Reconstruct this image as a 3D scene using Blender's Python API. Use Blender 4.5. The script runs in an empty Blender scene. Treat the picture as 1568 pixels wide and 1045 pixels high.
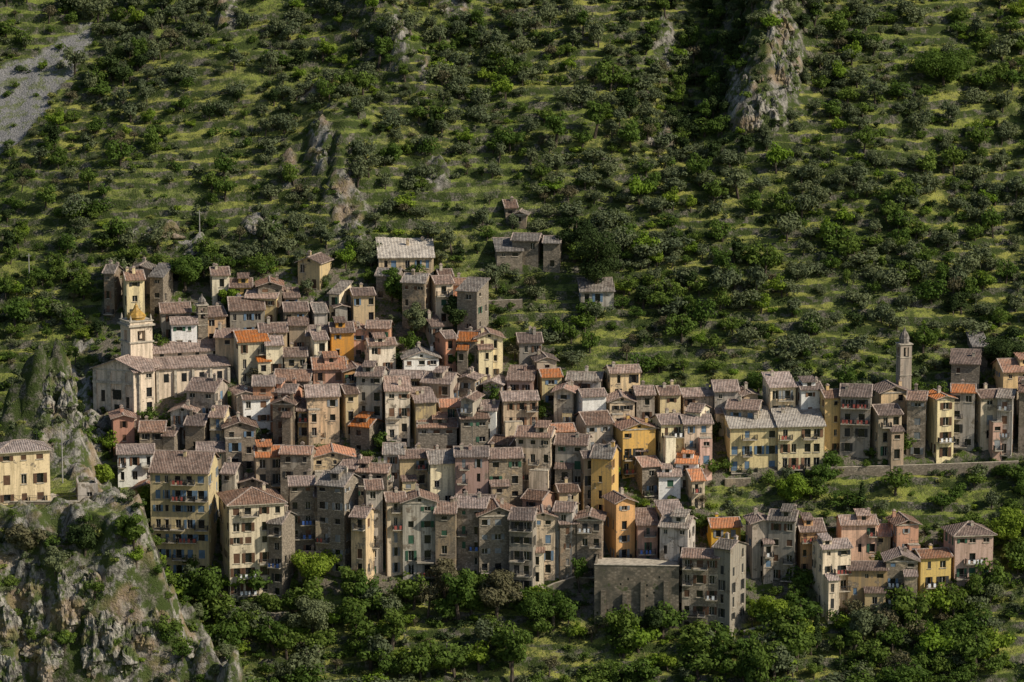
import bpy, math, random, bmesh
import numpy as np
from mathutils import Vector, noise as mnoise
random.seed(7); rng=np.random.default_rng(7)
scene=bpy.context.scene
# ---------------- camera geometry ----------------
PIT=math.radians(10.0); CAM=np.array([0.,-700.,123.4]); HF=math.radians(16.0); F=784/math.tan(HF/2)
fw=np.array([0,math.cos(PIT),-math.sin(PIT)]); up=np.array([0,math.sin(PIT),math.cos(PIT)])
cd=bpy.data.cameras.new("Camera"); cam=bpy.data.objects.new("Camera",cd); scene.collection.objects.link(cam)
cam.location=CAM; cam.rotation_euler=(math.pi/2-PIT,0,0); cd.angle=HF; cd.clip_start=1; cd.clip_end=9000
scene.camera=cam
def project(x,y,z):
    dx=x-CAM[0];dy=y-CAM[1];dz=z-CAM[2]
    dep=dy*fw[1]+dz*fw[2]; dep=np.maximum(dep,1e-3); u=dy*up[1]+dz*up[2]
    return 784+F*dx/dep, 522.5-F*u/dep, dep
# ---------------- numpy noise ----------------
def _h(ix,iy,s):
    n=(ix*374761393+iy*668265263+s*144269504)&0xffffffff
    n=((n^(n>>13))*1274126177)&0xffffffff
    return ((n^(n>>16))&0xffffff)/16777215.0
def vn(x,y,s=0):
    x=np.asarray(x,float);y=np.asarray(y,float)
    fx=np.floor(x);fy=np.floor(y);ix=fx.astype(np.int64);iy=fy.astype(np.int64);tx=x-fx;ty=y-fy
    tx=tx*tx*(3-2*tx);ty=ty*ty*(3-2*ty)
    a=_h(ix,iy,s);b=_h(ix+1,iy,s);c=_h(ix,iy+1,s);d=_h(ix+1,iy+1,s)
    return (a+(b-a)*tx+(c-a)*ty+(a-b-c+d)*tx*ty)*2-1
def fbm(x,y,s=0,o=4):
    r=0;a=1;t=0
    for i in range(o):
        r=r+a*vn(x,y,s+i*17);t+=a;a*=.5;x=np.asarray(x)*2.03+3.1;y=np.asarray(y)*2.03+1.7
    return r/t
def ss(a,b,x):
    t=np.clip((x-a)/(b-a),0,1);return t*t*(3-2*t)
def inpoly(px,py,poly):
    px=np.asarray(px,float);py=np.asarray(py,float);r=np.zeros(px.shape,bool);n=len(poly)
    for i in range(n):
        x1,y1=poly[i];x2,y2=poly[(i+1)%n]
        if y1==y2: continue
        c=((y1>py)!=(y2>py))&(px<(x2-x1)*(py-y1)/(y2-y1)+x1);r^=c
    return r
# ---------------- ground function ----------------
PLZ=-11.0
def promd(x,y):
    xe=-65-(y+104)*0.3
    return np.maximum(x-xe,(-104-y)*1.0)
def ground(x,y):
    x=np.asarray(x,float);y=np.asarray(y,float)
    b=0.7*y+np.maximum(0,y-70)*0.08
    b=np.where(y<-120,-84+(y+120)*0.45,b); b=np.maximum(b,-150+0*b)
    out=ss(12,45,y)+ss(60,100,np.abs(x))*.6+ss(-55,-85,y)
    b=b+fbm(x/55,y/55,3,3)*7*np.clip(out,0.1,1)
    rg=np.abs(fbm(x/7,y/11,15,3))
    b=b+(11+6*rg)*np.exp(-((x-53-(y-60)*.15)/6.5)**2)*ss(38,56,y)
    b=b-5*np.exp(-((x-38-(y-60)*.15)/9)**2)*ss(34,60,y)
    b=b+(6+5*rg)*np.exp(-((x+22+(y-60)*.5)/6)**2)*ss(42,70,y)*(1-ss(90,130,y))
    b=b+(5+5*rg)*np.exp(-((x+34)/8)**2)*ss(22,34,y)*(1-ss(44,62,y))
    b=np.minimum(b,230+0*b)
    d=promd(x,y)+fbm(x/9,y/9,8,3)*6+fbm(x/3.5,y/3.5,18,2)*1.6
    pl=PLZ-2.0*np.maximum(0,d)
    pl=pl+fbm(x/3.,y/5.,9,3)*3.2*ss(0,2,d)+5*np.maximum(0,fbm(x/6,y/9,19,2))*ss(0,3,d)
    pl=np.where(y<-160,-200,pl)
    sp=14.5*np.exp(-(((x+80)/5.5)**2+((y+60)/7)**2))+12*np.exp(-(((x+87)/6)**2+((y+64)/6)**2))+8*np.exp(-(((x+73)/5)**2+((y+64)/6)**2))
    sp=sp*(1+0.6*fbm(x/2.8,y/2.8,12,3))
    pl=pl+sp
    return np.maximum(b,pl)
def raycast(px,py):
    dr=fw+np.array([1,0,0])*(px-784)/F+up*(522.5-py)/F
    t=np.arange(560,1100,0.5)/1.0
    P=CAM[None,:]+t[:,None]*dr[None,:]
    g=ground(P[:,0],P[:,1]); k=np.argmax(P[:,2]<g)
    if P[k,2]>=g[k]: return None
    a,b=t[k-1],t[k]
    for _ in range(12):
        m=(a+b)/2;p=CAM+m*dr
        if p[2]<ground(p[0],p[1]): b=m
        else: a=m
    return CAM+b*dr
VIL=[(150,500),(160,440),(230,425),(330,432),(455,410),(580,410),(740,435),(757,540),(860,560),(930,590),(1160,598),(1385,615),(1485,560),(1700,560),(1700,690),(1270,715),(1100,735),(1050,765),(1130,800),(1250,800),(1290,800),(1520,820),(1525,900),(1150,935),(1130,965),(1040,960),(920,955),(700,905),(560,905),(450,910),(340,905),(230,870),(195,740),(165,670),(120,600)]
SCREE=[(-60,120),(60,80),(150,30),(128,95),(75,150),(40,215),(-60,260)]
ROCK=[(1195,90,24,75),(1170,165,38,30),(1135,150,22,50),(610,60,16,45),(470,145,20,12),(490,225,16,35),(535,335,24,55),(400,342,28,16),(665,262,16,24),(240,355,34,9),(1020,70,14,40),(120,640,60,90),(520,285,26,24),(1215,80,14,50),(300,380,30,10),(1010,215,26,10),(650,110,8,18),(440,260,12,26),(700,15,20,20),(350,20,16,24)]
def masks(x,y,z):
    px,py,dep=project(x,y,z)
    n=fbm(x/4,y/4,21,3)
    jx=px+n*14; jy=py+n*10
    v=inpoly(px+n*6,py+n*4,VIL).astype(float)
    s=inpoly(jx,jy,SCREE).astype(float)
    r=np.zeros(np.shape(px))
    for a,b,c,d in ROCK: r=np.maximum(r,np.exp(-((px-a)/c)**2-((py-b)/d)**2))
    d=promd(x,y)
    prom=(ground(x,y)>0.7*y+5)&(x<-45)&(y<-10)&(y>-140)
    v=np.where(prom,0,v)
    r=ss(.28,.5,r+n*.45)
    r=np.where(prom&(d>-4),np.maximum(r,ss(-.3,.1,fbm(x/5,y/5,22,3)+.04)),r)
    return px,py,v,s,r,prom
def terrain(x,y,full=False):
    g=ground(x,y)
    px,py,v,s,r,prom=masks(x,y,g)
    w=fbm(x/30,y/30,31,3)*2.2+fbm(x/20,y/5,33,2)*1.0+fbm(x/6,y/6,34,2)*.4
    st=2.2;q=(g+w)/st;fl=np.floor(q);f=q-fl;a=.70
    gg=np.where(f<a,f/a*.26,.26+(f-a)/(1-a)*.74)
    zt=st*(fl+gg)-w
    m=(1-v)*(1-r)*(1-s)*(.2+.8*ss(-.36,.04,fbm(x/17,y/11,41,3)+.08))
    m=np.where(prom,0.0,m)
    z=g+(zt-g)*m
    z=z+fbm(x/1.6,y/1.6,51,2)*(.2+.9*r)+r*np.abs(fbm(x/4.5,y/4.5,52,3))*3.2+fbm(x/4,y/4,53,2)*.45*(1-v)*(1-m)
    z=z-s*.8
    if full: return z,px,py,v,s,r,prom,m
    return z
# ---------------- materials ----------------
def mat(name):
    m=bpy.data.materials.new(name);m.use_nodes=True;nt=m.node_tree
    bs=nt.nodes["Principled BSDF"];bs.inputs["Roughness"].default_value=.9;bs.inputs["Specular IOR Level"].default_value=.15
    return m,nt,bs
def N(nt,t,**k):
    n=nt.nodes.new(t)
    for a,b in k.items(): setattr(n,a,b)
    return n
def noise(nt,vec,scale,det=3,rough=.6,dist=0):
    n=N(nt,"ShaderNodeTexNoise");n.inputs["Scale"].default_value=scale;n.inputs["Detail"].default_value=det;n.inputs["Roughness"].default_value=rough;n.inputs["Distortion"].default_value=dist
    nt.links.new(vec,n.inputs["Vector"]);return n.outputs["Fac"]
def mr(nt,val,a,b,c=0,d=1):
    n=N(nt,"ShaderNodeMapRange");nt.links.new(val,n.inputs[0])
    for i,q in enumerate((a,b,c,d)): n.inputs[i+1].default_value=q
    return n.outputs[0]
def mix(nt,fac,a,b,mode='MIX'):
    n=N(nt,"ShaderNodeMix",data_type='RGBA',blend_type=mode)
    for s,v in ((n.inputs[0],fac),(n.inputs[6],a),(n.inputs[7],b)):
        if isinstance(v,(int,float)): s.default_value=v
        elif isinstance(v,tuple): s.default_value=(*v,1)
        else: nt.links.new(v,s)
    return n.outputs[2]
def math_(nt,op,a,b=0.5):
    n=N(nt,"ShaderNodeMath",operation=op)
    for i,v in enumerate((a,b)):
        if isinstance(v,(int,float)): n.inputs[i].default_value=v
        else: nt.links.new(v,n.inputs[i])
    return n.outputs[0]
def bump(nt,bs,h,st,dist):
    b=N(nt,"ShaderNodeBump");b.inputs["Strength"].default_value=st;b.inputs["Distance"].default_value=dist
    nt.links.new(h,b.inputs["Height"]);nt.links.new(b.outputs[0],bs.inputs["Normal"])
def scaled(nt,vec,s):
    m=N(nt,"ShaderNodeMapping");m.inputs["Scale"].default_value=s;nt.links.new(vec,m.inputs[0]);return m.outputs[0]
def rockcol(nt,P,n2):
    rn=noise(nt,scaled(nt,P,(1,1,.45)),.7,4,.74,.5)
    rk=mix(nt,mr(nt,rn,.38,.60),(.05,.047,.04),(.33,.305,.26)); rk=mix(nt,mr(nt,n2,.47,.56),rk,(.07,.09,.028))
    rk=mix(nt,mr(nt,noise(nt,P,.2,1),.52,.66,0,.55),rk,(.31,.215,.135))
    return rn,rk
def ground_mat():
    m,nt,bs=mat("hillside_ground");L=nt.links
    g=N(nt,"ShaderNodeNewGeometry");P=g.outputs["Position"]
    sx=N(nt,"ShaderNodeSeparateXYZ");L.new(g.outputs["True Normal"],sx.inputs[0])
    at=N(nt,"ShaderNodeAttribute",attribute_name="masks");sc=N(nt,"ShaderNodeSeparateColor");L.new(at.outputs["Color"],sc.inputs[0])
    R,S,V=sc.outputs
    n1=noise(nt,P,.045,2);n2=noise(nt,P,.45,4,.7);n3=noise(nt,P,2.5,3,.7)
    gr=mix(nt,mr(nt,n1,.42,.58),(.285,.285,.065),(.17,.21,.042))
    gr=mix(nt,mr(nt,n2,.44,.58,0,.92),gr,(.06,.08,.024))
    gr=mix(nt,mr(nt,n3,.52,.72,0,.7),gr,(.25,.21,.11))
    st=mix(nt,mr(nt,n3,.35,.65),(.05,.047,.037),(.20,.18,.14))
    st=mix(nt,mr(nt,n2,.38,.52),st,(.045,.062,.018))
    c=mix(nt,mr(nt,sx.outputs[2],.66,.86),st,gr)
    vl=mix(nt,mr(nt,n3,.4,.6),(.20,.17,.13),(.11,.10,.075)); vl=mix(nt,mr(nt,n2,.48,.58),vl,(.07,.10,.02))
    c=mix(nt,V,c,vl)
    scr=mix(nt,mr(nt,n3,.35,.65),(.15,.145,.14),(.27,.26,.25));scr=mix(nt,mr(nt,n2,.50,.62,0,.8),scr,(.12,.14,.05))
    c=mix(nt,S,c,scr)
    rn,rk=rockcol(nt,P,n2)
    c=mix(nt,R,c,rk)
    L.new(c,bs.inputs["Base Color"]);bs.inputs["Specular IOR Level"].default_value=.05
    bump(nt,bs,n3,1.,.5);return m
def rock_mat():
    m,nt,bs=mat("limestone_rock");g=N(nt,"ShaderNodeNewGeometry");P=g.outputs["Position"]
    rn,rk=rockcol(nt,P,noise(nt,P,.5,3,.7));nt.links.new(rk,bs.inputs["Base Color"]);bump(nt,bs,rn,1,1.2);return m
def wall_mat(name,col,stone=.3,dirt=.5,vr=(.58,1.2),big_patches=False):
    m,nt,bs=mat(name);L=nt.links
    g=N(nt,"ShaderNodeNewGeometry");P=g.outputs["Position"];oi=N(nt,"ShaderNodeObjectInfo")
    hv=N(nt,"ShaderNodeHueSaturation");hv.inputs["Color"].default_value=(*col,1)
    L.new(mr(nt,oi.outputs["Random"],0,1,*vr),hv.inputs["Value"])
    r2=math_(nt,'FRACT',math_(nt,'MULTIPLY',oi.outputs["Random"],17.3));L.new(mr(nt,r2,0,1,.482,.510),hv.inputs["Hue"])
    r3=math_(nt,'FRACT',math_(nt,'MULTIPLY',oi.outputs["Random"],41.7));L.new(mr(nt,r3,0,1,.75,1.35),hv.inputs["Saturation"])
    big=noise(nt,P,.40,4,.72);fine=noise(nt,P,3.2,2,.7)
    streak=noise(nt,scaled(nt,P,(1.9,1.9,.15)),1.,2,.7)
    sv=N(nt,"ShaderNodeTexVoronoi");sv.inputs["Scale"].default_value=1.7 if big_patches else 2.8;L.new(scaled(nt,P,(1,1,1.6)),sv.inputs["Vector"])
    sc=N(nt,"ShaderNodeSeparateColor");L.new(sv.outputs["Color"],sc.inputs[0])
    stc=mix(nt,mr(nt,sc.outputs[0],0,1),(.135,.11,.08),(.33,.27,.20))
    stc=mix(nt,mr(nt,sv.outputs["Distance"],.3,.55,0,.5),stc,(.09,.075,.055))
    c=mix(nt,mr(nt,streak,.44,.62,0,dirt),hv.outputs[0],tuple(x*.34+.02 for x in col))
    c=mix(nt,mr(nt,fine,.5,.72,0,.4),c,(.19,.15,.11))
    c=mix(nt,mr(nt,big,.66-stone*.4,.71-stone*.4,0,.85),c,stc)
    if big_patches:
        c=mix(nt,mr(nt,noise(nt,P,.3,4,.75),.44,.6,0,.8),c,(.085,.078,.06))
        c=mix(nt,mr(nt,noise(nt,P,.5,3,.75),.6,.68,0,.8),c,(.06,.08,.025))
    L.new(c,bs.inputs["Base Color"]);return m
def roof_mat(name,a,b,lich=.4,sat=(.75,1.3)):
    m,nt,bs=mat(name);L=nt.links
    tc=N(nt,"ShaderNodeTexCoord");O=tc.outputs["Object"];oi=N(nt,"ShaderNodeObjectInfo");g=N(nt,"ShaderNodeNewGeometry");P=g.outputs["Position"]
    v=N(nt,"ShaderNodeTexVoronoi");v.inputs["Scale"].default_value=2.6;v.inputs["Randomness"].default_value=.8;L.new(P,v.inputs["Vector"])
    sc=N(nt,"ShaderNodeSeparateColor");L.new(v.outputs["Color"],sc.inputs[0])
    c=mix(nt,sc.outputs[0],a,b)
    c=mix(nt,mr(nt,noise(nt,P,.7,3,.7),.45,.62,0,lich+.2),c,(.10,.078,.066))
    c=mix(nt,mr(nt,noise(nt,P,2.,2,.7),.57,.69,0,lich+.15),c,(.42,.35,.30))
    hv=N(nt,"ShaderNodeHueSaturation");L.new(c,hv.inputs["Color"]);L.new(mr(nt,oi.outputs["Random"],0,1,.55,1.15),hv.inputs["Value"])
    r2=math_(nt,'FRACT',math_(nt,'MULTIPLY',oi.outputs["Random"],23.3));L.new(mr(nt,r2,0,1,*sat),hv.inputs["Saturation"])
    L.new(hv.outputs[0],bs.inputs["Base Color"])
    w=N(nt,"ShaderNodeTexWave");w.inputs["Scale"].default_value=1.1;w.inputs["Distortion"].default_value=1.;w.inputs["Detail"].default_value=0;L.new(O,w.inputs["Vector"])
    bump(nt,bs,math_(nt,'ADD',w.outputs["Fac"],sc.outputs[1]),.8,.16);return m
def flat_mat(name,col,rough=.8,spec=.2,var=.25):
    m,nt,bs=mat(name);g=N(nt,"ShaderNodeNewGeometry")
    c=mix(nt,mr(nt,noise(nt,g.outputs["Position"],1.7,1),.35,.65,0,1),col,tuple(x*(1-var) for x in col))
    nt.links.new(c,bs.inputs["Base Color"]);bs.inputs["Roughness"].default_value=rough;bs.inputs["Specular IOR Level"].default_value=spec;return m
def leaf_mat(name,a,b,tr=.3,dark=.6):
    m=bpy.data.materials.new(name);m.use_nodes=True;nt=m.node_tree;nt.nodes.clear();L=nt.links
    o=N(nt,"ShaderNodeOutputMaterial");oi=N(nt,"ShaderNodeObjectInfo");g=N(nt,"ShaderNodeNewGeometry")
    c=mix(nt,oi.outputs["Random"],a,b)
    c=mix(nt,mr(nt,g.outputs["Random Per Island"],0,1,0,.75),c,tuple(x*dark for x in a))
    d=N(nt,"ShaderNodeBsdfDiffuse");t=N(nt,"ShaderNodeBsdfTranslucent");L.new(c,d.inputs[0])
    c2=mix(nt,1.,c,(1.25,1.3,.75),'MULTIPLY');L.new(c2,t.inputs[0])
    x=N(nt,"ShaderNodeMixShader");x.inputs[0].default_value=tr;L.new(d.outputs[0],x.inputs[1]);L.new(t.outputs[0],x.inputs[2]);L.new(x.outputs[0],o.inputs[0]);return m
M_ground=ground_mat();M_rock=rock_mat()
WALL={'s':wall_mat("rubble_stone_wall",(.38,.305,.22),.58,.6),'g':wall_mat("grey_plaster",(.46,.41,.335),.26,.7),'c':wall_mat("cream_plaster",(.74,.61,.40),.12,.6),
'y':wall_mat("yellow_plaster",(.76,.58,.28),.08,.5,(.7,1.1)),'o':wall_mat("ochre_plaster",(.74,.46,.16),.05,.45,(.75,1.1)),'p':wall_mat("pink_plaster",(.66,.42,.29),.14,.6),
'w':wall_mat("white_plaster",(.84,.81,.74),.0,.3,(.8,1.1)),'b':wall_mat("beige_plaster",(.58,.45,.29),.26,.7),'r':wall_mat("red_plaster",(.56,.25,.16),.05,.45),'n':wall_mat("old_stone",(.34,.30,.245),.8,.6),'k':wall_mat("retaining_wall_stone",(.24,.205,.16),1.1,.7,(.8,.9),True)}
ROOF={'b':roof_mat("brown_tiles",(.205,.135,.105),(.34,.24,.19)),'p':roof_mat("pinkish_tiles",(.30,.21,.17),(.45,.35,.295)),'o':roof_mat("orange_tiles",(.64,.215,.075),(.54,.26,.13),.15,(.85,1.1)),
'g':roof_mat("grey_slabs",(.20,.175,.15),(.35,.315,.275)),'l':roof_mat("pale_slabs",(.44,.39,.33),(.60,.54,.46),.25,(.8,1.1)),'r':roof_mat("terracotta_tiles",(.38,.185,.115),(.42,.265,.185),.3,(.8,1.15))}
M_glass=flat_mat("window_glass",(.014,.016,.018),.25,.5)
M_frame=flat_mat("painted_frame",(.50,.47,.41))
M_trim=flat_mat("pale_trim",(.48,.42,.33),.9,.1,.4)
M_ridge=flat_mat("ridge_tiles",(.43,.34,.28),.9,.1,.5)
M_metal=flat_mat("dark_iron",(.05,.05,.05),.6,.3)
M_cloth=[flat_mat("laundry_"+n,c) for n,c in (("white",(.75,.75,.75)),("blue",(.08,.16,.45)),("red",(.35,.09,.07)))]
SHUT=[flat_mat("shutter_"+n,c) for n,c in (("brown",(.11,.06,.035)),("green",(.045,.11,.065)),("grey",(.24,.25,.25)),("blue",(.13,.20,.28)),("ochre",(.22,.12,.07)),("dark",(.04,.04,.037)))]
# ---------------- mesh builder ----------------
class MB:
    def __init__(s): s.v=[];s.f=[];s.m=[];s.xf(0,0,0,0)
    def xf(s,x,y,z,yaw): s.o=(x,y,z);s.c=math.cos(yaw);s.s=math.sin(yaw)
    def P(s,p): return (s.o[0]+p[0]*s.c-p[1]*s.s, s.o[1]+p[0]*s.s+p[1]*s.c, s.o[2]+p[2])
    def poly(s,pts,m):
        i=len(s.v);s.v.extend(s.P(p) for p in pts);s.f.append(tuple(range(i,i+len(pts))));s.m.append(m)
    def box(s,x0,x1,y0,y1,z0,z1,m):
        i=len(s.v);s.v.extend(s.P(p) for p in ((x0,y0,z0),(x1,y0,z0),(x1,y1,z0),(x0,y1,z0),(x0,y0,z1),(x1,y0,z1),(x1,y1,z1),(x0,y1,z1)))
        for f in ((0,3,2,1),(4,5,6,7),(0,1,5,4),(1,2,6,5),(2,3,7,6),(3,0,4,7)): s.f.append(tuple(i+k for k in f));s.m.append(m)
    def slab(s,top,th,m,me=None):
        n=len(top);s.poly(top,m);lo=[(p[0],p[1],p[2]-th) for p in top];s.poly(lo[::-1],m)
        for i in range(n):
            j=(i+1)%n;s.poly([top[i],lo[i],lo[j],top[j]],m if me is None else me)
    def lathe(s,cx,cy,prof,n,m,rot=0):
        for k in range(len(prof)-1):
            (r0,z0),(r1,z1)=prof[k],prof[k+1]
            for i in range(n):
                a=2*math.pi*i/n+rot;b=2*math.pi*(i+1)/n+rot
                s.poly([(cx+r0*math.cos(a),cy+r0*math.sin(a),z0),(cx+r0*math.cos(b),cy+r0*math.sin(b),z0),(cx+r1*math.cos(b),cy+r1*math.sin(b),z1),(cx+r1*math.cos(a),cy+r1*math.sin(a),z1)],m)
    def obj(s,name,mats):
        me=bpy.data.meshes.new(name)
        me.from_pydata(s.v,[],s.f);me.polygons.foreach_set("material_index",s.m)
        for m in mats: me.materials.append(m)
        me.update();o=bpy.data.objects.new(name,me)
        scene.collection.objects.link(o);return o
# slots: 0 wall 1 roof 2 glass 3 shutter 4 frame 5 trim 6 ridge 7 iron 8 cloth 9 second wall
def facade(B,O,u,n,W,z0,z1,win,wall=0,shut=.6,blank=.15,R=random,ww=1.02,wh=1.6,storey=2.8,balc=0,sp=2.1):
    def P(s,z,o=0): return (O[0]+u[0]*s+n[0]*o,O[1]+u[1]*s+n[1]*o,z)
    def bx(s0,s1,za,zb,o0,o1,m):
        a=[P(s0,za,o0),P(s1,za,o0),P(s1,za,o1),P(s0,za,o1),P(s0,zb,o0),P(s1,zb,o0),P(s1,zb,o1),P(s0,zb,o1)]
        i=len(B.v);B.v.extend(B.P(p) for p in a)
        for f in ((0,3,2,1),(4,5,6,7),(0,1,5,4),(1,2,6,5),(2,3,7,6),(3,0,4,7)): B.f.append(tuple(i+k for k in f));B.m.append(m)
    nc=int(W/sp) if win else 0
    if win and nc==0 and W>1.8: nc=1
    cols=[]
    for i in range(nc):
        c=W*(i+.5)/nc+R.uniform(-.35,.35)*(W/nc-ww>.9);w=ww*R.choice([.65,.9,1,1.15])
        if c-w/2>.2 and c+w/2<W-.2 and (not cols or c-w/2>cols[-1][1]+.25):cols.append((c-w/2,c+w/2))
    rows=[];zt=z1-R.uniform(.5,.9);first=True
    while zt-wh>z0+.6 and zt>1.0 and nc:
        h=wh*(R.choice([.5,.8,1]) if first else R.choice([.75,1,1,1.15]));rows.append((zt-h,zt));zt-=storey*R.uniform(.93,1.07);first=False
    xs=[0]+[q for c in cols for q in c]+[W];zs=[z0]+[q for r in rows[::-1] for q in r]+[z1]
    for i in range(len(xs)-1):
        for j in range(len(zs)-1):
            a,b,c,d=xs[i],xs[i+1],zs[j],zs[j+1]
            isw=(i%2==1) and (j%2==1)
            if isw and R.random()<blank: isw=False
            if not isw: B.poly([P(a,c),P(b,c),P(b,d),P(a,d)],wall);continue
            r=-.3
            kind=R.random()
            for q in ([P(a,c),P(b,c),P(b,c,r),P(a,c,r)],[P(a,d),P(b,d),P(b,d,r),P(a,d,r)],[P(a,c),P(a,d),P(a,d,r),P(a,c,r)],[P(b,c),P(b,d),P(b,d,r),P(b,c,r)]): B.poly(q,wall)
            B.poly([P(a,c,r),P(b,c,r),P(b,d,r),P(a,d,r)],2)
            if R.random()<.35:
                mid=(a+b)/2
                bx(mid-.04,mid+.04,c,d,r+.003,r+.05,4);bx(a,a+.06,c,d,r+.003,r+.05,4);bx(b-.06,b,c,d,r+.003,r+.05,4);bx(a+.06,b-.06,d-.07,d,r+.004,r+.048,4)
            if R.random()<.75: bx(a-.1,b+.1,c-.12,c,.003,.12,5)
            if kind<shut*.35: bx(a+.02,b-.02,c+.02,d-.02,-.12,-.05,3)
            elif kind<shut:
                sw=(b-a)/2
                if a-sw>xs[i-1]+.05: bx(a-sw,a-.02,c,d,.02,.07,3)
                if b+sw<xs[i+2]-.05: bx(b+.02,b+sw,c,d,.02,.07,3)
            elif kind<shut+.1: bx(a-.09,b+.09,d,d+.14,.004,.06,5)
            if balc and R.random()<balc and (d-c)>1.2:
                s0,s1=a-R.uniform(.3,1.6),b+R.uniform(.3,1.6);s0=max(s0,.1);s1=min(s1,W-.1);dz=1.1
                bx(s0,s1,c-.35,c-.2,.003,dz,5);bx(s0,s1,c+.68,c+.73,dz-.05,dz,7);bx(s0,s0+.04,c-.2,c+.73,.1,dz-.05,7);bx(s1-.04,s1,c-.2,c+.73,.1,dz-.05,7)
                t=s0+.2
                while t<s1-.05: bx(t,t+.03,c-.2,c+.68,dz-.04,dz-.01,7);t+=.2
                if R.random()<.35:
                    t=s0+.3
                    while t<s1-.5: bx(t,t+R.uniform(.3,.5),c-.1,c+.6,dz+.01,dz+.03,8);t+=R.uniform(.6,1.1)
RF=math.radians(19)
def house_geo(B,W,D,H,typ,R,zb=-6,win=True,shut=.6,balc=.14,oh=.55,side=True,pitch=RF,wh=1.6,cornice=None,blank=.12,storey=2.8,chim=True,annex=0,sp=2.1,sidefull=False):
    w2=W/2;tp=math.tan(pitch)
    facade(B,(-w2,0),(1,0),(0,-1),W,zb,H,win,R=R,shut=shut,balc=balc,wh=wh,blank=blank,storey=storey,sp=sp)
    facade(B,(w2,0),(0,1),(1,0),D,zb,H,win and side,R=R,shut=shut,blank=.15 if sidefull else .4,wh=wh,storey=storey,sp=sp)
    facade(B,(-w2,D),(0,-1),(-1,0),D,zb,H,win and side,R=R,shut=shut,blank=.4,wh=wh,storey=storey,sp=sp)
    B.poly([(-w2,D,zb),(w2,D,zb),(w2,D,H),(-w2,D,H)],0)
    th=.16;e=.02
    if cornice if cornice is not None else R.random()<.3: B.box(-w2-.1,w2+.1,-.12,-.003,H-.28,H-.02,5)
    def ridge(a,b,wd=.14):
        dx,dy=b[0]-a[0],b[1]-a[1];l=math.hypot(dx,dy) or 1;px_,py_=-dy/l*wd,dx/l*wd
        B.slab([(a[0]+px_,a[1]+py_,a[2]+.07),(a[0]-px_,a[1]-py_,a[2]+.07),(b[0]-px_,b[1]-py_,b[2]+.07),(b[0]+px_,b[1]+py_,b[2]+.07)],.14,6)
    if typ=='g':
        off=R.uniform(.38,.62)*D; hr=off*tp; hb=(H+hr)-(D-off)*tp
        B.poly([(-w2,0,H),(-w2,D,H),(-w2,off,H+hr)],0);B.poly([(w2,0,H),(w2,D,H),(w2,off,H+hr)],0)
        zo=H-oh*tp;x0,x1=-w2-.3,w2+.3
        B.slab([(x0,-oh,zo+th),(x1,-oh,zo+th),(x1,off,H+hr+th),(x0,off,H+hr+th)],th,1)
        B.slab([(x0,D+oh,hb-oh*tp+th),(x0,off+e,H+hr+th),(x1,off+e,H+hr+th),(x1,D+oh,hb-oh*tp+th)],th,1)
        ridge((x0-.02,off,H+hr+th),(x1+.02,off,H+hr+th));ridge((x0+.1,-oh+.1,zo+th),(x0+.1,off,H+hr+th),.11);ridge((x1-.1,-oh+.1,zo+th),(x1-.1,off,H+hr+th),.11)
        rz=lambda x,y:H+hr-abs(y-off)*tp
    elif typ=='f':
        hr=w2*tp
        B.poly([(-w2,0,H),(w2,0,H),(0,0,H+hr)],0);B.poly([(-w2,D,H),(w2,D,H),(0,D,H+hr)],0)
        zo=H-oh*tp
        B.slab([(-w2-oh,-oh,zo+th),(-e,-oh,H+hr+th),(-e,D+.3,H+hr+th),(-w2-oh,D+.3,zo+th)],th,1,6)
        B.slab([(w2+oh,-oh,zo+th),(e,-oh,H+hr+th),(e,D+.3,H+hr+th),(w2+oh,D+.3,zo+th)],th,1,6)
        ridge((0,-oh-.02,H+hr+th),(0,D+.3,H+hr+th))
        if W>4 and win: B.box(-.3,.3,-.02,.2,H+.1*hr,H+.1*hr+.5,2)
        rz=lambda x,y:H+hr-abs(x)*tp
    elif typ=='s':
        tp2=math.tan(math.radians(14));hr=D*tp2
        B.poly([(-w2,0,H),(-w2,D,H),(-w2,D,H+hr)],0);B.poly([(w2,0,H),(w2,D,H),(w2,D,H+hr)],0);B.poly([(-w2,D,H),(w2,D,H),(w2,D,H+hr),(-w2,D,H+hr)],0)
        B.slab([(-w2-.3,-oh,H-oh*tp2+th),(w2+.3,-oh,H-oh*tp2+th),(w2+.3,D+.3,H+hr+.3*tp2+th),(-w2-.3,D+.3,H+hr+.3*tp2+th)],th,1)
        ridge((-w2-.3,D+.2,H+hr+th+.05),(w2+.3,D+.2,H+hr+th+.05));rz=lambda x,y:H+y*tp2
    elif typ=='h':
        hh=min(w2,D/2);hr=hh*tp;zo=H-oh*tp+th;zr=H+hr+th
        if w2>=D/2: r0,r1=(-w2+D/2,D/2,zr),(w2-D/2+.01,D/2,zr)
        else: r0,r1=(0,w2,zr),(0,D-w2+.01,zr)
        c=[(-w2-oh,-oh,zo),(w2+oh,-oh,zo),(w2+oh,D+oh,zo),(-w2-oh,D+oh,zo)]
        if w2>=D/2: fs=[[c[0],c[1],r1,r0],[c[1],c[2],r1],[c[2],c[3],r0,r1],[c[3],c[0],r0]]
        else: fs=[[c[0],c[1],r0],[c[1],c[2],r1,r0],[c[2],c[3],r1],[c[3],c[0],r0,r1]]
        for q in fs: B.poly(q,1)
        B.slab([(p[0],p[1],p[2]-.001) for p in c],.15,5)
        for p,q in ((c[0],r0),(c[1],r1 if w2>=D/2 else r0),(r0,r1)): ridge(p,q,.13)
        rz=lambda x,y:H+hr*.6
    else:
        B.poly([(-w2,0,H),(w2,0,H),(w2,D,H),(-w2,D,H)],5)
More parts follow.
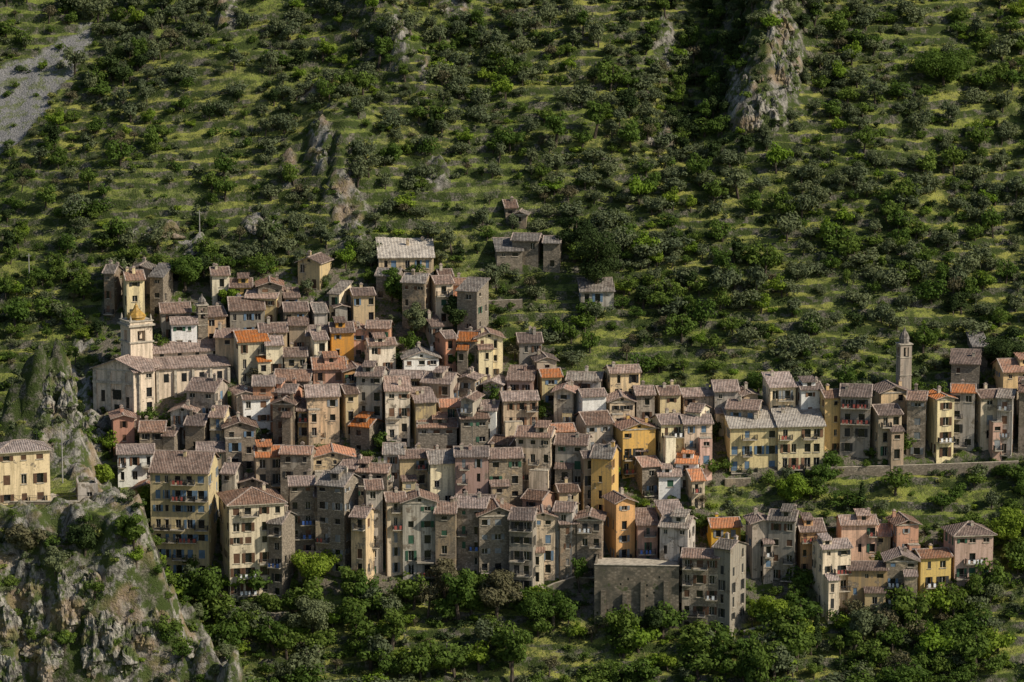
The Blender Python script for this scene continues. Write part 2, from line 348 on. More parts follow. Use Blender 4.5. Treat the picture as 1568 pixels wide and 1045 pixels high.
        B.box(-w2,w2,0.003,.3,H+.003,H+.8,0);B.box(-w2,-w2+.3,.3,D,H+.003,H+.8,0);B.box(w2-.3,w2,.3,D,H+.003,H+.8,0)
        rz=lambda x,y:H
        chim=False
    if annex and W>3.6 and H>6:
        aw=W*R.uniform(.35,.55);ad=R.uniform(1.2,2.4);ah=H*R.uniform(.4,.78);ax=R.choice([-1,1])*(w2-aw/2)*R.uniform(.7,.98);mt=R.choice([0,9,9]);a0,a1=ax-aw/2,ax+aw/2
        facade(B,(a0,-ad),(1,0),(0,-1),aw,zb,ah,True,wall=mt,R=R,shut=shut,balc=balc,blank=.1,storey=storey,sp=1.9)
        B.poly([(a1,-ad,zb),(a1,-.13,zb),(a1,-.13,ah),(a1,-ad,ah)],mt);B.poly([(a0,-ad,zb),(a0,-.13,zb),(a0,-.13,ah),(a0,-ad,ah)],mt)
        if R.random()<.55:
            B.slab([(a0-.2,-ad-.35,ah+.05),(a1+.2,-ad-.35,ah+.05),(a1+.2,-.13,ah+.75),(a0-.2,-.13,ah+.75)],.14,1)
        else:
            B.slab([(a0,-ad,ah),(a1,-ad,ah),(a1,-.13,ah),(a0,-.13,ah)],.12,5)
            B.box(a0,a1,-ad,-ad+.05,ah+.9,ah+.95,7)
            t=a0
            while t<a1: B.box(t,t+.035,-ad,-ad+.035,ah,ah+.9,7);t+=.3
    if chim:
        for _ in range(R.choice([0,1,1,2])):
            x=R.uniform(-w2*.8,w2*.8);y=R.uniform(D*.3,D*.8);z=rz(x,y);h=R.uniform(.7,1.3)
            B.box(x-.28,x+.28,y-.28,y+.28,z-.5,z+h,R.choice([0,5]));B.box(x-.36,x+.36,y-.36,y+.36,z+h+.001,z+h+.1,6)
            B.box(x-.18,x+.18,y-.18,y+.18,z+h+.1,z+h+.3,6)
        if typ=='g' and R.random()<.3 and W>4:
            lw=R.uniform(1.6,2.6);x=R.uniform(-w2+lw/2+.2,w2-lw/2-.2);y0=off*.35;y1=off+1.2;zt=H+hr+.5
            B.box(x-lw/2,x+lw/2,y0,y1,H,zt,0);B.box(x-.4,x+.4,y0-.02,y0+.1,zt-1.0,zt-.25,2)
            B.slab([(x-lw/2-.25,y0-.4,zt+.0),(x+lw/2+.25,y0-.4,zt+.0),(x+lw/2+.25,y1+.2,zt+.55),(x-lw/2-.25,y1+.2,zt+.55)],.14,1)
    if chim and R.random()<.35:
        x=R.uniform(-w2*.7,w2*.7);y=D*.4;z=rz(x,y)
        B.box(x-.02,x+.02,y-.02,y+.02,z,z+2.2,7);B.box(x-.5,x+.5,y-.015,y+.015,z+2.0,z+2.03,7);B.box(x-.35,x+.35,y-.015,y+.015,z+1.7,z+1.73,7)
FOOT=[];PLACED=[]
ALT={'s':'ssgbc','g':'gcwsb','b':'bscpg','n':'nss','c':'cybwp','p':'pcbs','w':'wcg','y':'yc','o':'oy','r':'r','k':'k'}
def house(xl,xr,ev,bs,wall='s',roof='b',typ='g',yaw=None,D=None,name=None,nosplit=False,**k):
    R=random.Random(int(xl*7+xr*13+ev*3+bs))
    p=raycast((xl+xr)/2,bs)
    if p is None: return
    dep=project(*p)[2];k_=F/dep;wpx=(xr-xl)/k_
    if not nosplit and name is None and typ=='g' and wall in 'sgbncp' and wpx>7.6:
        f=R.uniform(.38,.62);m=xl+(xr-xl)*f;d1=R.uniform(3,20);sgn=R.random()<.5;nw=R.choice(ALT[wall]);nr=R.choice([roof,roof,'b','p','b'])
        ya=yaw if yaw is not None else R.uniform(-16,14)
        house(xl,m+1,ev+(0 if sgn else d1),bs+R.uniform(-8,8),wall,roof,R.choice('gggsf'),ya+R.uniform(-9,9),nosplit=True,**k)
        house(m-1,xr,ev+(d1 if sgn else 0),bs+R.uniform(-8,8),nw,nr,R.choice('gggsf'),ya+R.uniform(-9,9),nosplit=True,**k);return
    if yaw is None: yaw=R.choice([-24,-18,-12,-8,-4,3,8,13,18,22])
    ya=math.radians(yaw)
    if D is None: D=min(max(wpx*.85,6),10.5)
    D=min(D,12)
    W=wpx
    if abs(yaw)>2:
        Dm=min(D,wpx*.5/abs(math.sin(ya)));W=max((wpx-min(Dm,D)*abs(math.sin(ya)))/math.cos(ya),wpx*.55)
        if D*abs(math.sin(ya))+W*math.cos(ya)>wpx*1.06: D=max(4.5,(wpx*1.06-W*math.cos(ya))/abs(math.sin(ya)))
    H=(bs-ev)/k_/math.cos(PIT)
    B=MB();cx=p[0]+math.sin(ya)*D*.5; cy=p[1]
    B.xf(0,0,0,ya)
    if wall in 'sn': k.setdefault('wh',1.3)
    k.setdefault('pitch',math.radians(R.uniform(15,24)))
    if 'annex' not in k: k['annex']=(H>7 and R.random()<.45 and name is None and k.get('win',True) and wall!='l')
    house_geo(B,W,D,H,typ,R,**k)
    nm=name or {'s':'stone_house','n':'stone_house','g':'grey_plaster_house','c':'cream_plaster_house','y':'yellow_plaster_house','o':'ochre_plaster_house','p':'pink_plaster_house','w':'white_plaster_house','b':'beige_plaster_house','r':'red_plaster_house'}[wall]
    if name=="stone_bastion_wall":
        w2=W/2
        t=-w2+1.2
        while t<w2-.8: B.box(t,t+.8,-.55,-.004,-6,H*R.uniform(.55,.85),0);t+=R.uniform(3,4.2)
        for _ in range(12):
            x=R.uniform(-w2+.5,w2-.5);z_=R.uniform(1,H-1);B.box(x-.14,x+.14,-.012,.05,z_-.2,z_+.2,2)
        B.box(-w2-.05,w2+.05,-.1,.35,H+.801,H+.92,5)
    o=B.obj(nm,[WALL[wall],ROOF[roof],M_glass,R.choice(SHUT),M_frame,M_trim,M_ridge,M_metal,R.choice(M_cloth),WALL[R.choice(ALT[wall])]])
    o.location=(cx,cy,p[2])
    FOOT.append((cx-math.sin(ya)*D/2,cy+D/2,max(W,D)*.5+.8));PLACED.append((xl,xr,ev-12,bs))
    return o
# ---------------- village list ----------------
HL="""
160 184 418 485 s g g -10
184 222 428 505 c b g 14
200 238 412 450 g g f -8
230 262 424 485 n g s -14
240 292 478 520 g p g 10
257 302 496 545 w p g 8
300 346 484 520 b b g
318 386 421 462 c b g 6
346 405 474 512 g p g
376 430 456 492 b p g -8
392 458 438 476 s r g 5
430 472 476 520 s b g
456 506 402 440 c b f -20
470 532 470 515 g g g 10
505 536 450 500 c g s -22
532 574 452 505 c b g 12
575 664 394 425 b l s 4
576 618 422 460 n g g -10
616 662 432 506 s g g -14
656 694 434 502 c b g 14
666 734 424 458 p b g 6
700 748 446 530 n g s -22
756 800 384 412 n g s 6
784 832 368 405 n g g -10
832 862 372 412 n g g -6
768 792 318 335 s b g 8
786 812 328 344 s g f -8
886 940 446 474 g g s 4
330 366 516 560 b b g
352 412 522 585 c o g 16
392 440 508 560 b b g
402 470 528 590 c p g 14
440 500 498 545 b p g
470 502 520 575 c b g 14
500 542 508 556 o b g 10
536 600 502 548 p r g 4
556 606 528 582 c b g 12
612 672 548 590 w g f 8
598 652 578 620 b p g -6
646 705 586 640 g p g
474 530 564 606 p r g 8
518 566 568 612 o r f 12
420 478 582 625 s b g
352 420 590 660 b p g 5
362 414 610 668 w b g 14
286 346 598 660 g b g
284 322 650 705 s b g -10
405 462 600 660 p b g
418 482 618 690 s b g -10
464 520 606 680 b p g 8
515 549 602 672 y b g 18
546 592 575 660 g b g -8
588 668 598 680 c p g 12
668 706 622 668 p o g 8
640 748 640 705 n b g 6
706 768 612 700 g b g -12
764 824 612 690 b p g 8
740 822 582 625 p p g -4
676 742 580 622 s b g
790 830 524 560 g b g 6
814 852 552 592 c b f 10
820 860 576 615 c o g 12
848 884 600 660 g r f -8
880 928 606 672 w p g 14
926 980 570 622 c p g 10
868 926 582 622 g g g -8
930 1002 604 668 b p g 8
882 938 648 705 c b g 18
850 905 680 770 g b g -8
940 1004 656 728 y r f 14
942 990 690 726 p b g
1000 1046 648 722 y b g 14
1040 1090 648 722 b b g 8
1002 1042 604 658 c b g 10
1040 1092 606 650 b p g 8
1052 1088 630 705 c b g -20
1090 1160 598 660 g p g 6
1112 1170 626 690 s b g
1110 1192 654 718 y l s 6
1170 1258 592 662 c p g 8
1184 1262 652 718 y l s 6
1254 1292 608 690 y b g 10
1286 1338 606 700 g b g -8
1338 1392 600 650 c b f 12
1332 1380 634 708 c b g 14
1388 1424 612 700 s b g -10
1420 1460 610 704 c o f 16
1456 1496 600 690 g o g -6
1490 1530 608 688 c b g 12
1526 1600 568 625 y r g 8
1526 1590 600 690 g g g -8
1486 1512 530 560 n g s 4
166 206 640 692 r r f 10
214 278 660 710 s b g -6
176 236 694 745 w b g 6
262 305 630 680 g b f -8
322 350 638 700 b b g
338 392 654 720 s b f 8
300 345 690 735 b b g
340 412 724 780 g b g -8
386 436 698 775 b o g 8
430 482 694 790 s r g -6
474 542 700 765 b o f 5
520 566 716 785 g b g
544 604 722 795 s b g -12
588 652 694 770 g g g 5
606 660 700 780 b b g 8
650 748 698 800 c g g 6
742 800 700 800 s b g 8
790 852 668 770 b b g -10
750 800 680 720 g b g
820 880 660 730 s r g 10
846 886 752 805 y b g 12
885 930 700 790 b b g 10
905 948 700 800 y g g -14
800 850 764 830 p b g
700 760 770 840 b b g
232 330 722 880 c p g -6
332 436 770 912 c b h 14
412 450 800 915 n g g -20
440 516 742 865 n b g 6
486 548 742 880 n g g -22
538 578 790 905 b b g -20
556 622 748 885 g b g 5
614 702 768 892 g b g 4
700 752 776 885 s b g -10
726 794 788 898 n b f 8
780 826 794 915 g b g -12
812 884 790 888 b b g 5
848 926 782 886 g b g -6
926 972 768 866 o b f 20
972 1050 790 868 p p g 10
1010 1066 806 905 g g g -16
1044 1106 852 962 s b g -8
1094 1142 838 968 g g g -32
1082 1134 806 850 o o g 8
1144 1182 800 885 g b f 8
1176 1226 796 890 g g g -12
1218 1262 812 885 p b g 8
1246 1302 838 935 c p g 14
1284 1342 802 862 p p g 4
1336 1406 802 862 b r g 4
1298 1404 858 932 b b g -4
1396 1456 852 912 y r g 14
1450 1520 818 898 p b h 10
"""
for l in HL.strip().splitlines():
    t=l.split();yaw=float(t[7]) if len(t)>7 else None
    xl,xr,ev,bs=map(float,t[:4]);k={}
    if bs<531 and t[4] in 'n': k=dict(shut=.1,balc=0,chim=False,blank=.45,annex=0)
    elif bs>850: k=dict(balc=.4,blank=.08)
    elif bs>650: k=dict(balc=.28)
    if yaw is not None and yaw<-28: k['sidefull']=True
    if xl==232 or t[5]=='l': k['nosplit']=True
    if t[4] in 'yow' and t[6]!='g' or t[5]=='l' or xl in (926,332,1450): k['annex']=0
    house(xl,xr,ev,bs,t[4],t[5],t[6],yaw,**k)
house(910,1044,872,958,'k','g','t',-4,D=9,name="stone_bastion_wall",win=False,balc=0)
ras=np.zeros((1100,1700),bool)
for a,b,c,d in PLACED: ras[int(max(c,0)):int(d),int(max(a,0)):int(b)]=True
ras[470:660,130:350]=True
Rf=random.Random(5)
for yy in range(505,900,17):
    for xx in range(170,1600,19):
        x=xx+Rf.uniform(-8,8);w=Rf.uniform(30,50);b=yy+Rf.uniform(-5,5);h=Rf.uniform(34,62)
        x0,x1=int(x-w/2),int(x+w/2);e=b-h
        if not all(inpoly(np.array([q]),np.array([r]),VIL)[0] for q,r in ((x0+6,b),(x1-6,b),(x,e+6))): continue
        if x1>1690: continue
        if ras[int(e):int(b),x0:x1].mean()<(.22 if yy<560 else .42):
            house(x0,x1,e,b,Rf.choice('scgbnbypgw'),Rf.choice('bbprrob'),Rf.choice('gggfs'));ras[int(e-10):int(b),x0:x1]=True
# ---------------- church ----------------
def church():
    p=raycast(205,640);k_=F/project(*p)[2];B=MB();R=random.Random(3)
    z=lambda py_,y:(640-py_)/k_/math.cos(PIT)-y*math.tan(PIT)
    B.xf((180-205)/k_,0,0,math.radians(-22));W=10.2
    house_geo(B,W,10,z(566,0),'f',R,win=False,chim=False,pitch=math.radians(21),cornice=True)
    B.box(-.9,.9,-.05,.1,z(612,0),z(597,0),2);B.box(1.8,2.6,-.04,.1,2,4.2,2);B.box(-3.4,-2.6,-.04,.1,3,5.2,2);B.box(-.6,.6,-.05,.1,.2,2.6,2)
    for q in (-W/2+.1,-1.9,1.3,W/2-.8): B.box(q,q+.7,-.35,-.003,-4,z(570,0),5)
    B.box(-W/2,W/2,-.42,-.352,z(588,0),z(584,0),5)
    B.xf((222-205)/k_,-1.2,0,math.radians(30));house_geo(B,4.2,6,z(568,-1),'s',R,win=True,chim=False,shut=0,cornice=True)
    B.xf((292-205)/k_,6,0,math.radians(18));house_geo(B,14.2,4.5,z(562,6),'s',R,win=False,chim=False,cornice=True)
    for i in range(4):
        x=-5.2+i*3.5;B.box(x-.5,x+.5,-.03,.1,z(584,6),z(571,6),2)
    for i in range(5): x=-7+i*3.5;B.box(x-.25,x+.25,-.5,-.003,-4,z(566,6),5)
    B.xf((282-205)/k_,10.6,0,math.radians(18));house_geo(B,14.6,8,z(538,10.6),'g',R,win=False,chim=False,cornice=True)
    for i in range(4):
        x=-5.2+i*3.5;B.box(x-.4,x+.4,-.03,.1,z(548,10),z(541,10),2)
    B.xf(0,7.5,0,math.radians(30));w=2.3;zt=z(497,7.5);zb=zt-3.2
    B.box(-w,w,-w,w,-4,zb,0);B.box(-w-.25,w+.25,-w-.25,w+.25,zb+.001,zb+.25,5);B.box(-w-.12,w+.12,-w-.12,w+.12,zb-4.2,zb-4.,5)
    for sx in (-1,1):
        for sy in (-1,1): B.box(min(sx*w,sx*(w-1.5)),max(sx*w,sx*(w-1.5)),min(sy*w,sy*(w-1.5)),max(sy*w,sy*(w-1.5)),zb+.25,zt,0)
    B.box(-w+.05,w-.05,-w+.05,w-.05,zt-.9,zt-.001,0)
    B.lathe(0,0,[(.55,zb+.6),(.5,zb+1.1),(.3,zb+1.7),(.05,zb+1.9)],10,7)
    B.box(-w-.45,w+.45,-w-.45,w+.45,zt,zt+.35,5);B.box(-w-.05,w+.05,-w-.05,w+.05,zt+.35,zt+.9,0);B.box(-w-.25,w+.25,-w-.25,w+.25,zt+.901,zt+1.05,5)
    for sx in (-1,1):
        for sy in (-1,1): B.lathe(sx*2.1,sy*2.1,[(.28,zt+1.05),(.22,zt+1.5),(.0,zt+2.3)],6,5)
    h=zt+1.05
    B.lathe(0,0,[(1.7,h),(1.7,h+.5),(1.95,h+.52),(1.85,h+.8),(1.3,h+1.3),(.75,h+1.8),(.45,h+2.2),(.35,h+2.5),(.42,h+2.55),(.1,h+2.9),(.03,h+3.5)],8,10,math.pi/8)
    o=B.obj("parish_church",[WALL['c'],ROOF['p'],M_glass,SHUT[0],M_frame,M_trim,M_ridge,M_metal,M_cloth[0],WALL['s'],flat_mat("glazed_dome_tiles",(.46,.27,.06),.5,.3,.5)])
    o.location=p;FOOT.append((p[0],p[1]+5,9));FOOT.append((p[0]+11,p[1]+9,9.5))
church()
def slim_tower(px,bs,top,wm,name,wall):
    p=raycast(px,bs);k_=F/project(*p)[2];H=(bs-top)/k_/math.cos(PIT);B=MB();B.xf(0,0,0,math.radians(15));w=wm/2
    hs=H*.78;zb=hs-2.6
    B.box(-w,w,-w,w,-4,zb,0)
    for q in (.35,.6): B.box(-w-.1,w+.1,-w-.1,w+.1,H*q,H*q+.15,5)
    c=w*.55
    for sx in (-1,1):
        for sy in (-1,1): B.box(min(sx*w,sx*(w-c)),max(sx*w,sx*(w-c)),min(sy*w,sy*(w-c)),max(sy*w,sy*(w-c)),zb,hs-.5,0)
    B.box(-w,w,-w,w,hs-.5,hs,0);B.box(-w-.2,w+.2,-w-.2,w+.2,hs+.001,hs+.2,5);B.box(-.04,.04,-w+.3,w-.3,zb+.2,zb+1.2,7)
    r=H-hs;B.lathe(0,0,[(w*.8,hs+.2),(w*.8,hs+.2+r*.25),(w*.9,hs+.2+r*.27),(w*.7,hs+r*.6),(w*.25,hs+r*.85),(.05,H+.3)],8,1,.39)
    o=B.obj(name,[WALL[wall],ROOF['g'],M_glass,SHUT[0],M_frame,M_trim,M_ridge,M_metal]);o.location=p
slim_tower(1383,612,503,2.3,"bell_tower",'g');slim_tower(310,522,452,1.9,"bell_tower",'n')
def prom_house():
    B=MB();R=random.Random(11)
    p=raycast(38,771);dep=project(*p)[2];k_=F/dep;B.xf(0,0,0,math.radians(20))
    house_geo(B,8.9,6.5,(771-690)/k_/math.cos(PIT),'h',R,shut=.9,blank=0,balc=.4,wh=1.7,cornice=True,storey=3.5,sp=2.6)
    o=B.obj("yellow_plaster_house",[WALL['y'],ROOF['p'],M_glass,SHUT[0],M_frame,M_trim,M_ridge,M_metal,M_cloth[0]]);o.location=(p[0],p[1],p[2]);FOOT.append((p[0],p[1]+3,7))
prom_house()
def wall_line(pts,h,name,th=.6,drop=3,mt='n'):
    B=MB();P=[raycast(*q) for q in pts]
    if any(q is None for q in P): return
    for a,b in zip(P[:-1],P[1:]):
        l=math.hypot(b[0]-a[0],b[1]-a[1]);yw=math.atan2(b[1]-a[1],b[0]-a[0]);B.xf(a[0],a[1],0,yw)
        za,zb=a[2],b[2]
        q=[(0,0,za-drop),(l,0,zb-drop),(l,0,zb+h),(0,0,za+h)];r=[(x_,th,z_) for x_,y_,z_ in q]
        B.poly(q,0);B.poly(r,0);B.poly([q[3],q[2],r[2],r[3]],1);B.poly([q[0],q[3],r[3],r[0]],0);B.poly([q[1],q[2],r[2],r[1]],0)
    B.obj(name,[WALL[mt],M_trim,M_metal])
def prom_parapet():
    B=MB();h=raycast(38,771);z=h[2];y=h[1]-1.0;dp=project(h[0],y,z)[2];x0=-110.;x1=(186-784)/F*dp
    B.box(x0,x1,y,y+.6,z-5.2,z+.45,0);B.box(x0,x1,y-.06,y+.66,z+.452,z+.58,1)
    t=x0+1
    while t<x1-1: B.box(t,t+.6,y-.35,y-.003,z-5.2,z-.8,0);t+=3.1
    t=x0
    while t<x1: B.box(t,t+.05,y+.2,y+.25,z+.58,z+1.5,2);t+=1.4
    B.box(x0,x1,y+.2,y+.25,z+1.45,z+1.5,2)
    B.box(x0,x1,y+.66,y+9,z-3,z+.02,1)
    B.obj("stone_parapet_wall",[WALL['s'],M_trim,M_metal])
prom_parapet()
wall_line([(1110,740),(1150,739)],.8,"stone_retaining_wall",mt='s',drop=1)
wall_line([(1200,741),(1262,742)],.9,"stone_retaining_wall",mt='g',drop=1)
wall_line([(1262,726),(1400,722),(1560,716)],1.2,"stone_retaining_wall")
wall_line([(1140,975),(1180,962),(1240,960)],1.,"stone_retaining_wall",mt='g')
wall_line([(800,935),(850,910),(925,885)],2,"stone_retaining_wall",mt='k')
wall_line([(350,940),(420,952),(440,950)],1.5,"stone_retaining_wall")
wall_line([(745,470),(800,468)],1.2,"stone_retaining_wall")
wall_line([(700,540),(757,542)],1.5,"stone_retaining_wall")
house(112,150,748,768,'g','g','t',10,D=5,name="stone_terrace_shed",win=True,chim=False)
# ---------------- rocks ----------------
def rock(px,py,wpx,hpx,seed,n=3):
    p=raycast(px,py)
    if p is None:return
    k_=F/project(*p)[2];V=[];Fc=[];R=random.Random(seed)
    bm=bmesh.new();bmesh.ops.create_icosphere(bm,subdivisions=4,radius=1);bv=[v.co.copy() for v in bm.verts];bf=[[v.index for v in f.verts] for f in bm.faces];bm.free()
    for i in range(n):
        sx=wpx/k_*R.uniform(.12,.26);sz=min(hpx/k_*R.uniform(.2,.5),sx*1.9);sy=min(sx,sz)*R.uniform(.8,1.1)
        ox=R.uniform(-.45,.45)*wpx;oy=R.uniform(-.4,.4)*hpx;pp=raycast(px+ox,py+oy);b=len(V);o=Vector((R.uniform(0,99),R.uniform(0,99),seed))
        for c in bv:
            q=Vector((c.x*sx,c.y*sy,c.z*sz))
            if c.z>0: tp=1-.35*c.z;q.x*=tp;q.y*=tp
            d=mnoise.ridged_multi_fractal(Vector((q.x*.6,q.y*.6,q.z*.35))+o,.8,2.1,5,1.,2.)*.30-.35
            cell=mnoise.cell(Vector((q.x*.9,q.y*.9,q.z*.6))+o)*.26
            d2=mnoise.noise(q*2.2+o)*.14
            q=q*(1+d+d2+cell);V.append((q.x+pp[0]-p[0],q.y+pp[1]-p[1],q.z+pp[2]-p[2]-sz*.2))
        Fc+= [[b+j for j in f] for f in bf]
    me=bpy.data.meshes.new("rock_outcrop");me.from_pydata(V,[],Fc);me.materials.append(M_rock);o=bpy.data.objects.new("rock_outcrop",me);o.location=p;scene.collection.objects.link(o)
for i,(a,b,c,d,n) in enumerate([(1195,85,50,130,20),(1165,170,55,50,10),(1130,130,28,80,7),(610,60,18,60,6),(470,150,34,14,6),(490,235,18,36,6),(540,345,24,66,9),(402,345,50,22,8),(665,268,20,26,5),(245,358,60,12,8),(1020,80,14,50,5),(95,610,60,50,9),(130,660,50,50,7),(520,290,26,26,5),(310,385,50,10,5),(1000,222,30,8,4),(25,930,70,110,8),(115,920,70,110,9),(170,985,80,90,8),(230,960,50,50,5),(1168,125,12,16,2),(40,1010,80,60,6),(440,265,10,24,4),(655,110,8,16,2)]): rock(a,b,c,d,i+1,n)
# ---------------- terrain mesh ----------------
xs=np.concatenate([np.array([-4000,-2000,-1000,-500,-300,-200,-160]),np.arange(-130,130.1,.8),np.array([160,200,300,500,1000,2000,4000])])
ys=np.concatenate([np.array([-4000,-2000,-1200,-800,-500,-300,-220,-180,-150,-135]),np.arange(-120,140,.36),np.array([142,150,165,190,230,300,400,600,1000,3000])])
X,Y=np.meshgrid(xs,ys);Z,px_,py_,v_,s_,r_,pr_,m_=terrain(X,Y,True)
nv=X.size;co=np.stack([X.ravel(),Y.ravel(),Z.ravel()],1)
nx,ny=len(xs),len(ys);ii=np.arange(nx*ny).reshape(ny,nx)
q=np.stack([ii[:-1,:-1],ii[:-1,1:],ii[1:,1:],ii[1:,:-1]],-1).reshape(-1,4)
me=bpy.data.meshes.new("hillside_terrain");me.vertices.add(nv);me.vertices.foreach_set("co",co.ravel().astype(np.float32))
me.loops.add(q.size);me.loops.foreach_set("vertex_index",q.ravel().astype(np.int32));me.polygons.add(len(q));me.polygons.foreach_set("loop_start",np.arange(0,q.size,4,dtype=np.int32))
me.update(calc_edges=True);me.validate()
ca=me.color_attributes.new("masks",'FLOAT_COLOR','POINT');arr=np.ones((nv,4),np.float32);arr[:,0]=r_.ravel();arr[:,1]=s_.ravel();arr[:,2]=v_.ravel();ca.data.foreach_set("color",arr.ravel())
me.materials.append(M_ground);to=bpy.data.objects.new("hillside_terrain",me);scene.collection.objects.link(to)
# ---------------- trees ----------------
M_bark=flat_mat("bark",(.10,.08,.06),.95,.05,.5)
LM={'olive':leaf_mat("olive_leaves",(.115,.14,.075),(.17,.19,.09),.22),'green':leaf_mat("green_leaves",(.085,.14,.03),(.15,.20,.042),.32),'dark':leaf_mat("dark_leaves",(.034,.053,.02),(.06,.085,.028),.15),
'bright':leaf_mat("spring_leaves",(.16,.25,.033),(.25,.31,.045),.38),'brown':leaf_mat("twiggy_leaves",(.13,.11,.065),(.14,.135,.07),.15),'grass':leaf_mat("grass_blades",(.20,.24,.055),(.27,.26,.09),.25)}
def tree_mesh(name,h,R,ncl,nl,ls,lm,seed,zf=.62,zs=.8,rc=(.2,.46),cyp=False):
    r=np.random.default_rng(seed);V=[];Fs=[];Mi=[]
    def tube(a,b,ra,rb,n=5):
        a=Vector(a);b=Vector(b);d=(b-a).normalized();u=d.orthogonal().normalized();w=d.cross(u);i=len(V)
        for c,rr in ((a,ra),(b,rb)):
            for k in range(n):
                t=2*math.pi*k/n;V.append(tuple(c+u*math.cos(t)*rr+w*math.sin(t)*rr))
        for k in range(n): Fs.append((i+k,i+(k+1)%n,i+n+(k+1)%n,i+n+k));Mi.append(1)
    tr=h*.035+.05;t1=(r.uniform(-.1,.1)*h*.3,r.uniform(-.1,.1)*h*.3,h*.4)
    tube((0,0,-.8),t1,tr,tr*.65,6);tube(t1,(t1[0]*1.3,t1[1]*1.3,h*.8),tr*.65,tr*.2)
    cs=[]
    for i in range(ncl):
        if cyp: t=(i+.5)/ncl;c=np.array([r.uniform(-.15,.15)*R,r.uniform(-.15,.15)*R,h*(.1+.85*t)]);q=R*(1.0-t*.75)*r.uniform(.8,1.1)
        else:
            d=r.normal(size=3);d/=np.linalg.norm(d);rad=R*r.uniform(.25,.9)*(1 if d[2]>-.3 else .7);c=np.array([d[0]*rad,d[1]*rad,h*zf+d[2]*rad*zs]);q=R*r.uniform(*rc)
            if i<7: tube(t1,tuple(c),tr*.4,tr*.1,4)
        cs.append((c,q))
    tot=sum(q**2 for c,q in cs)
    for c,q in cs:
        n=max(8,int(nl*q*q/tot));d=r.normal(size=(n,3));d/=np.linalg.norm(d,axis=1)[:,None]
        pos=c+d*(q*r.uniform(.45,1.15,n)**.6)[:,None]*np.array([1,1,.8 if not cyp else 1.3])
        nr=d+r.normal(size=(n,3))*.45+np.array([0,0,.35]);nr/=np.linalg.norm(nr,axis=1)[:,None]
        a=np.cross(nr,r.normal(size=(n,3)));a/=np.linalg.norm(a,axis=1)[:,None];b=np.cross(nr,a)
        s=(ls*r.uniform(.5,1.25,n))[:,None];s2=s*r.uniform(.5,1.,n)[:,None]
        i0=len(V);pts=np.stack([pos-a*s-b*s2*.3,pos-b*s2+a*s*.2,pos+a*s+b*s2*.2,pos+b*s2-a*s*.1],1).reshape(-1,3)
        V.extend(map(tuple,pts.tolist()));Fs.extend((i0+4*k,i0+4*k+1,i0+4*k+2,i0+4*k+3) for k in range(n));Mi.extend([0]*n)
    me=bpy.data.meshes.new(name);me.from_pydata(V,[],Fs);me.materials.append(LM[lm]);me.materials.append(M_bark);me.polygons.foreach_set("material_index",Mi);me.update();return me
def coll(name,meshes):
    c=bpy.data.collections.new(name)
    for i,m in enumerate(meshes): c.objects.link(bpy.data.objects.new("%s_%02d"%(name,i),m))
    return c
TP=[tree_mesh("olive_a",4.4,2.1,17,900,.2,'olive',1,zf=.56),tree_mesh("olive_b",3.9,2.3,19,950,.2,'olive',2,zf=.54,zs=.65),tree_mesh("olive_c",5.,1.9,16,850,.2,'olive',3,zf=.56,zs=1.),tree_mesh("olive_d",4.,2.5,22,1000,.2,'olive',21,zf=.5,zs=.6),
tree_mesh("green_a",5.2,2.2,17,1000,.22,'green',4,zf=.56),tree_mesh("green_b",4.4,2.4,18,1000,.22,'green',5,zf=.54,zs=.7),tree_mesh("dark_a",4.8,2.,15,850,.22,'dark',6,zf=.55,zs=1.),
tree_mesh("bright_a",4.4,2.2,16,900,.22,'bright',7,zf=.55),tree_mesh("brown_a",5.,2.,15,600,.17,'brown',8,zf=.56),tree_mesh("tall_a",7.5,2.0,20,1200,.22,'green',9,zf=.56,zs=1.5)]
SP=[tree_mesh("shrub_a",1.3,1.,7,200,.19,'olive',11,zf=.5,zs=.7,rc=(.35,.6)),tree_mesh("shrub_b",1.5,1.1,7,220,.2,'green',12,zf=.5,zs=.7,rc=(.35,.6)),tree_mesh("shrub_c",1.2,1.2,8,220,.2,'dark',13,zf=.5,zs=.6,rc=(.3,.5)),
tree_mesh("shrub_d",1.2,1.,7,200,.2,'bright',14,zf=.5,zs=.6,rc=(.35,.6)),tree_mesh("shrub_e",.7,.9,8,150,.16,'grass',15,zf=.45,zs=.4,rc=(.3,.6)),tree_mesh("shrub_f",1.1,.9,7,150,.15,'brown',16,zf=.5,zs=.6,rc=(.35,.6))]
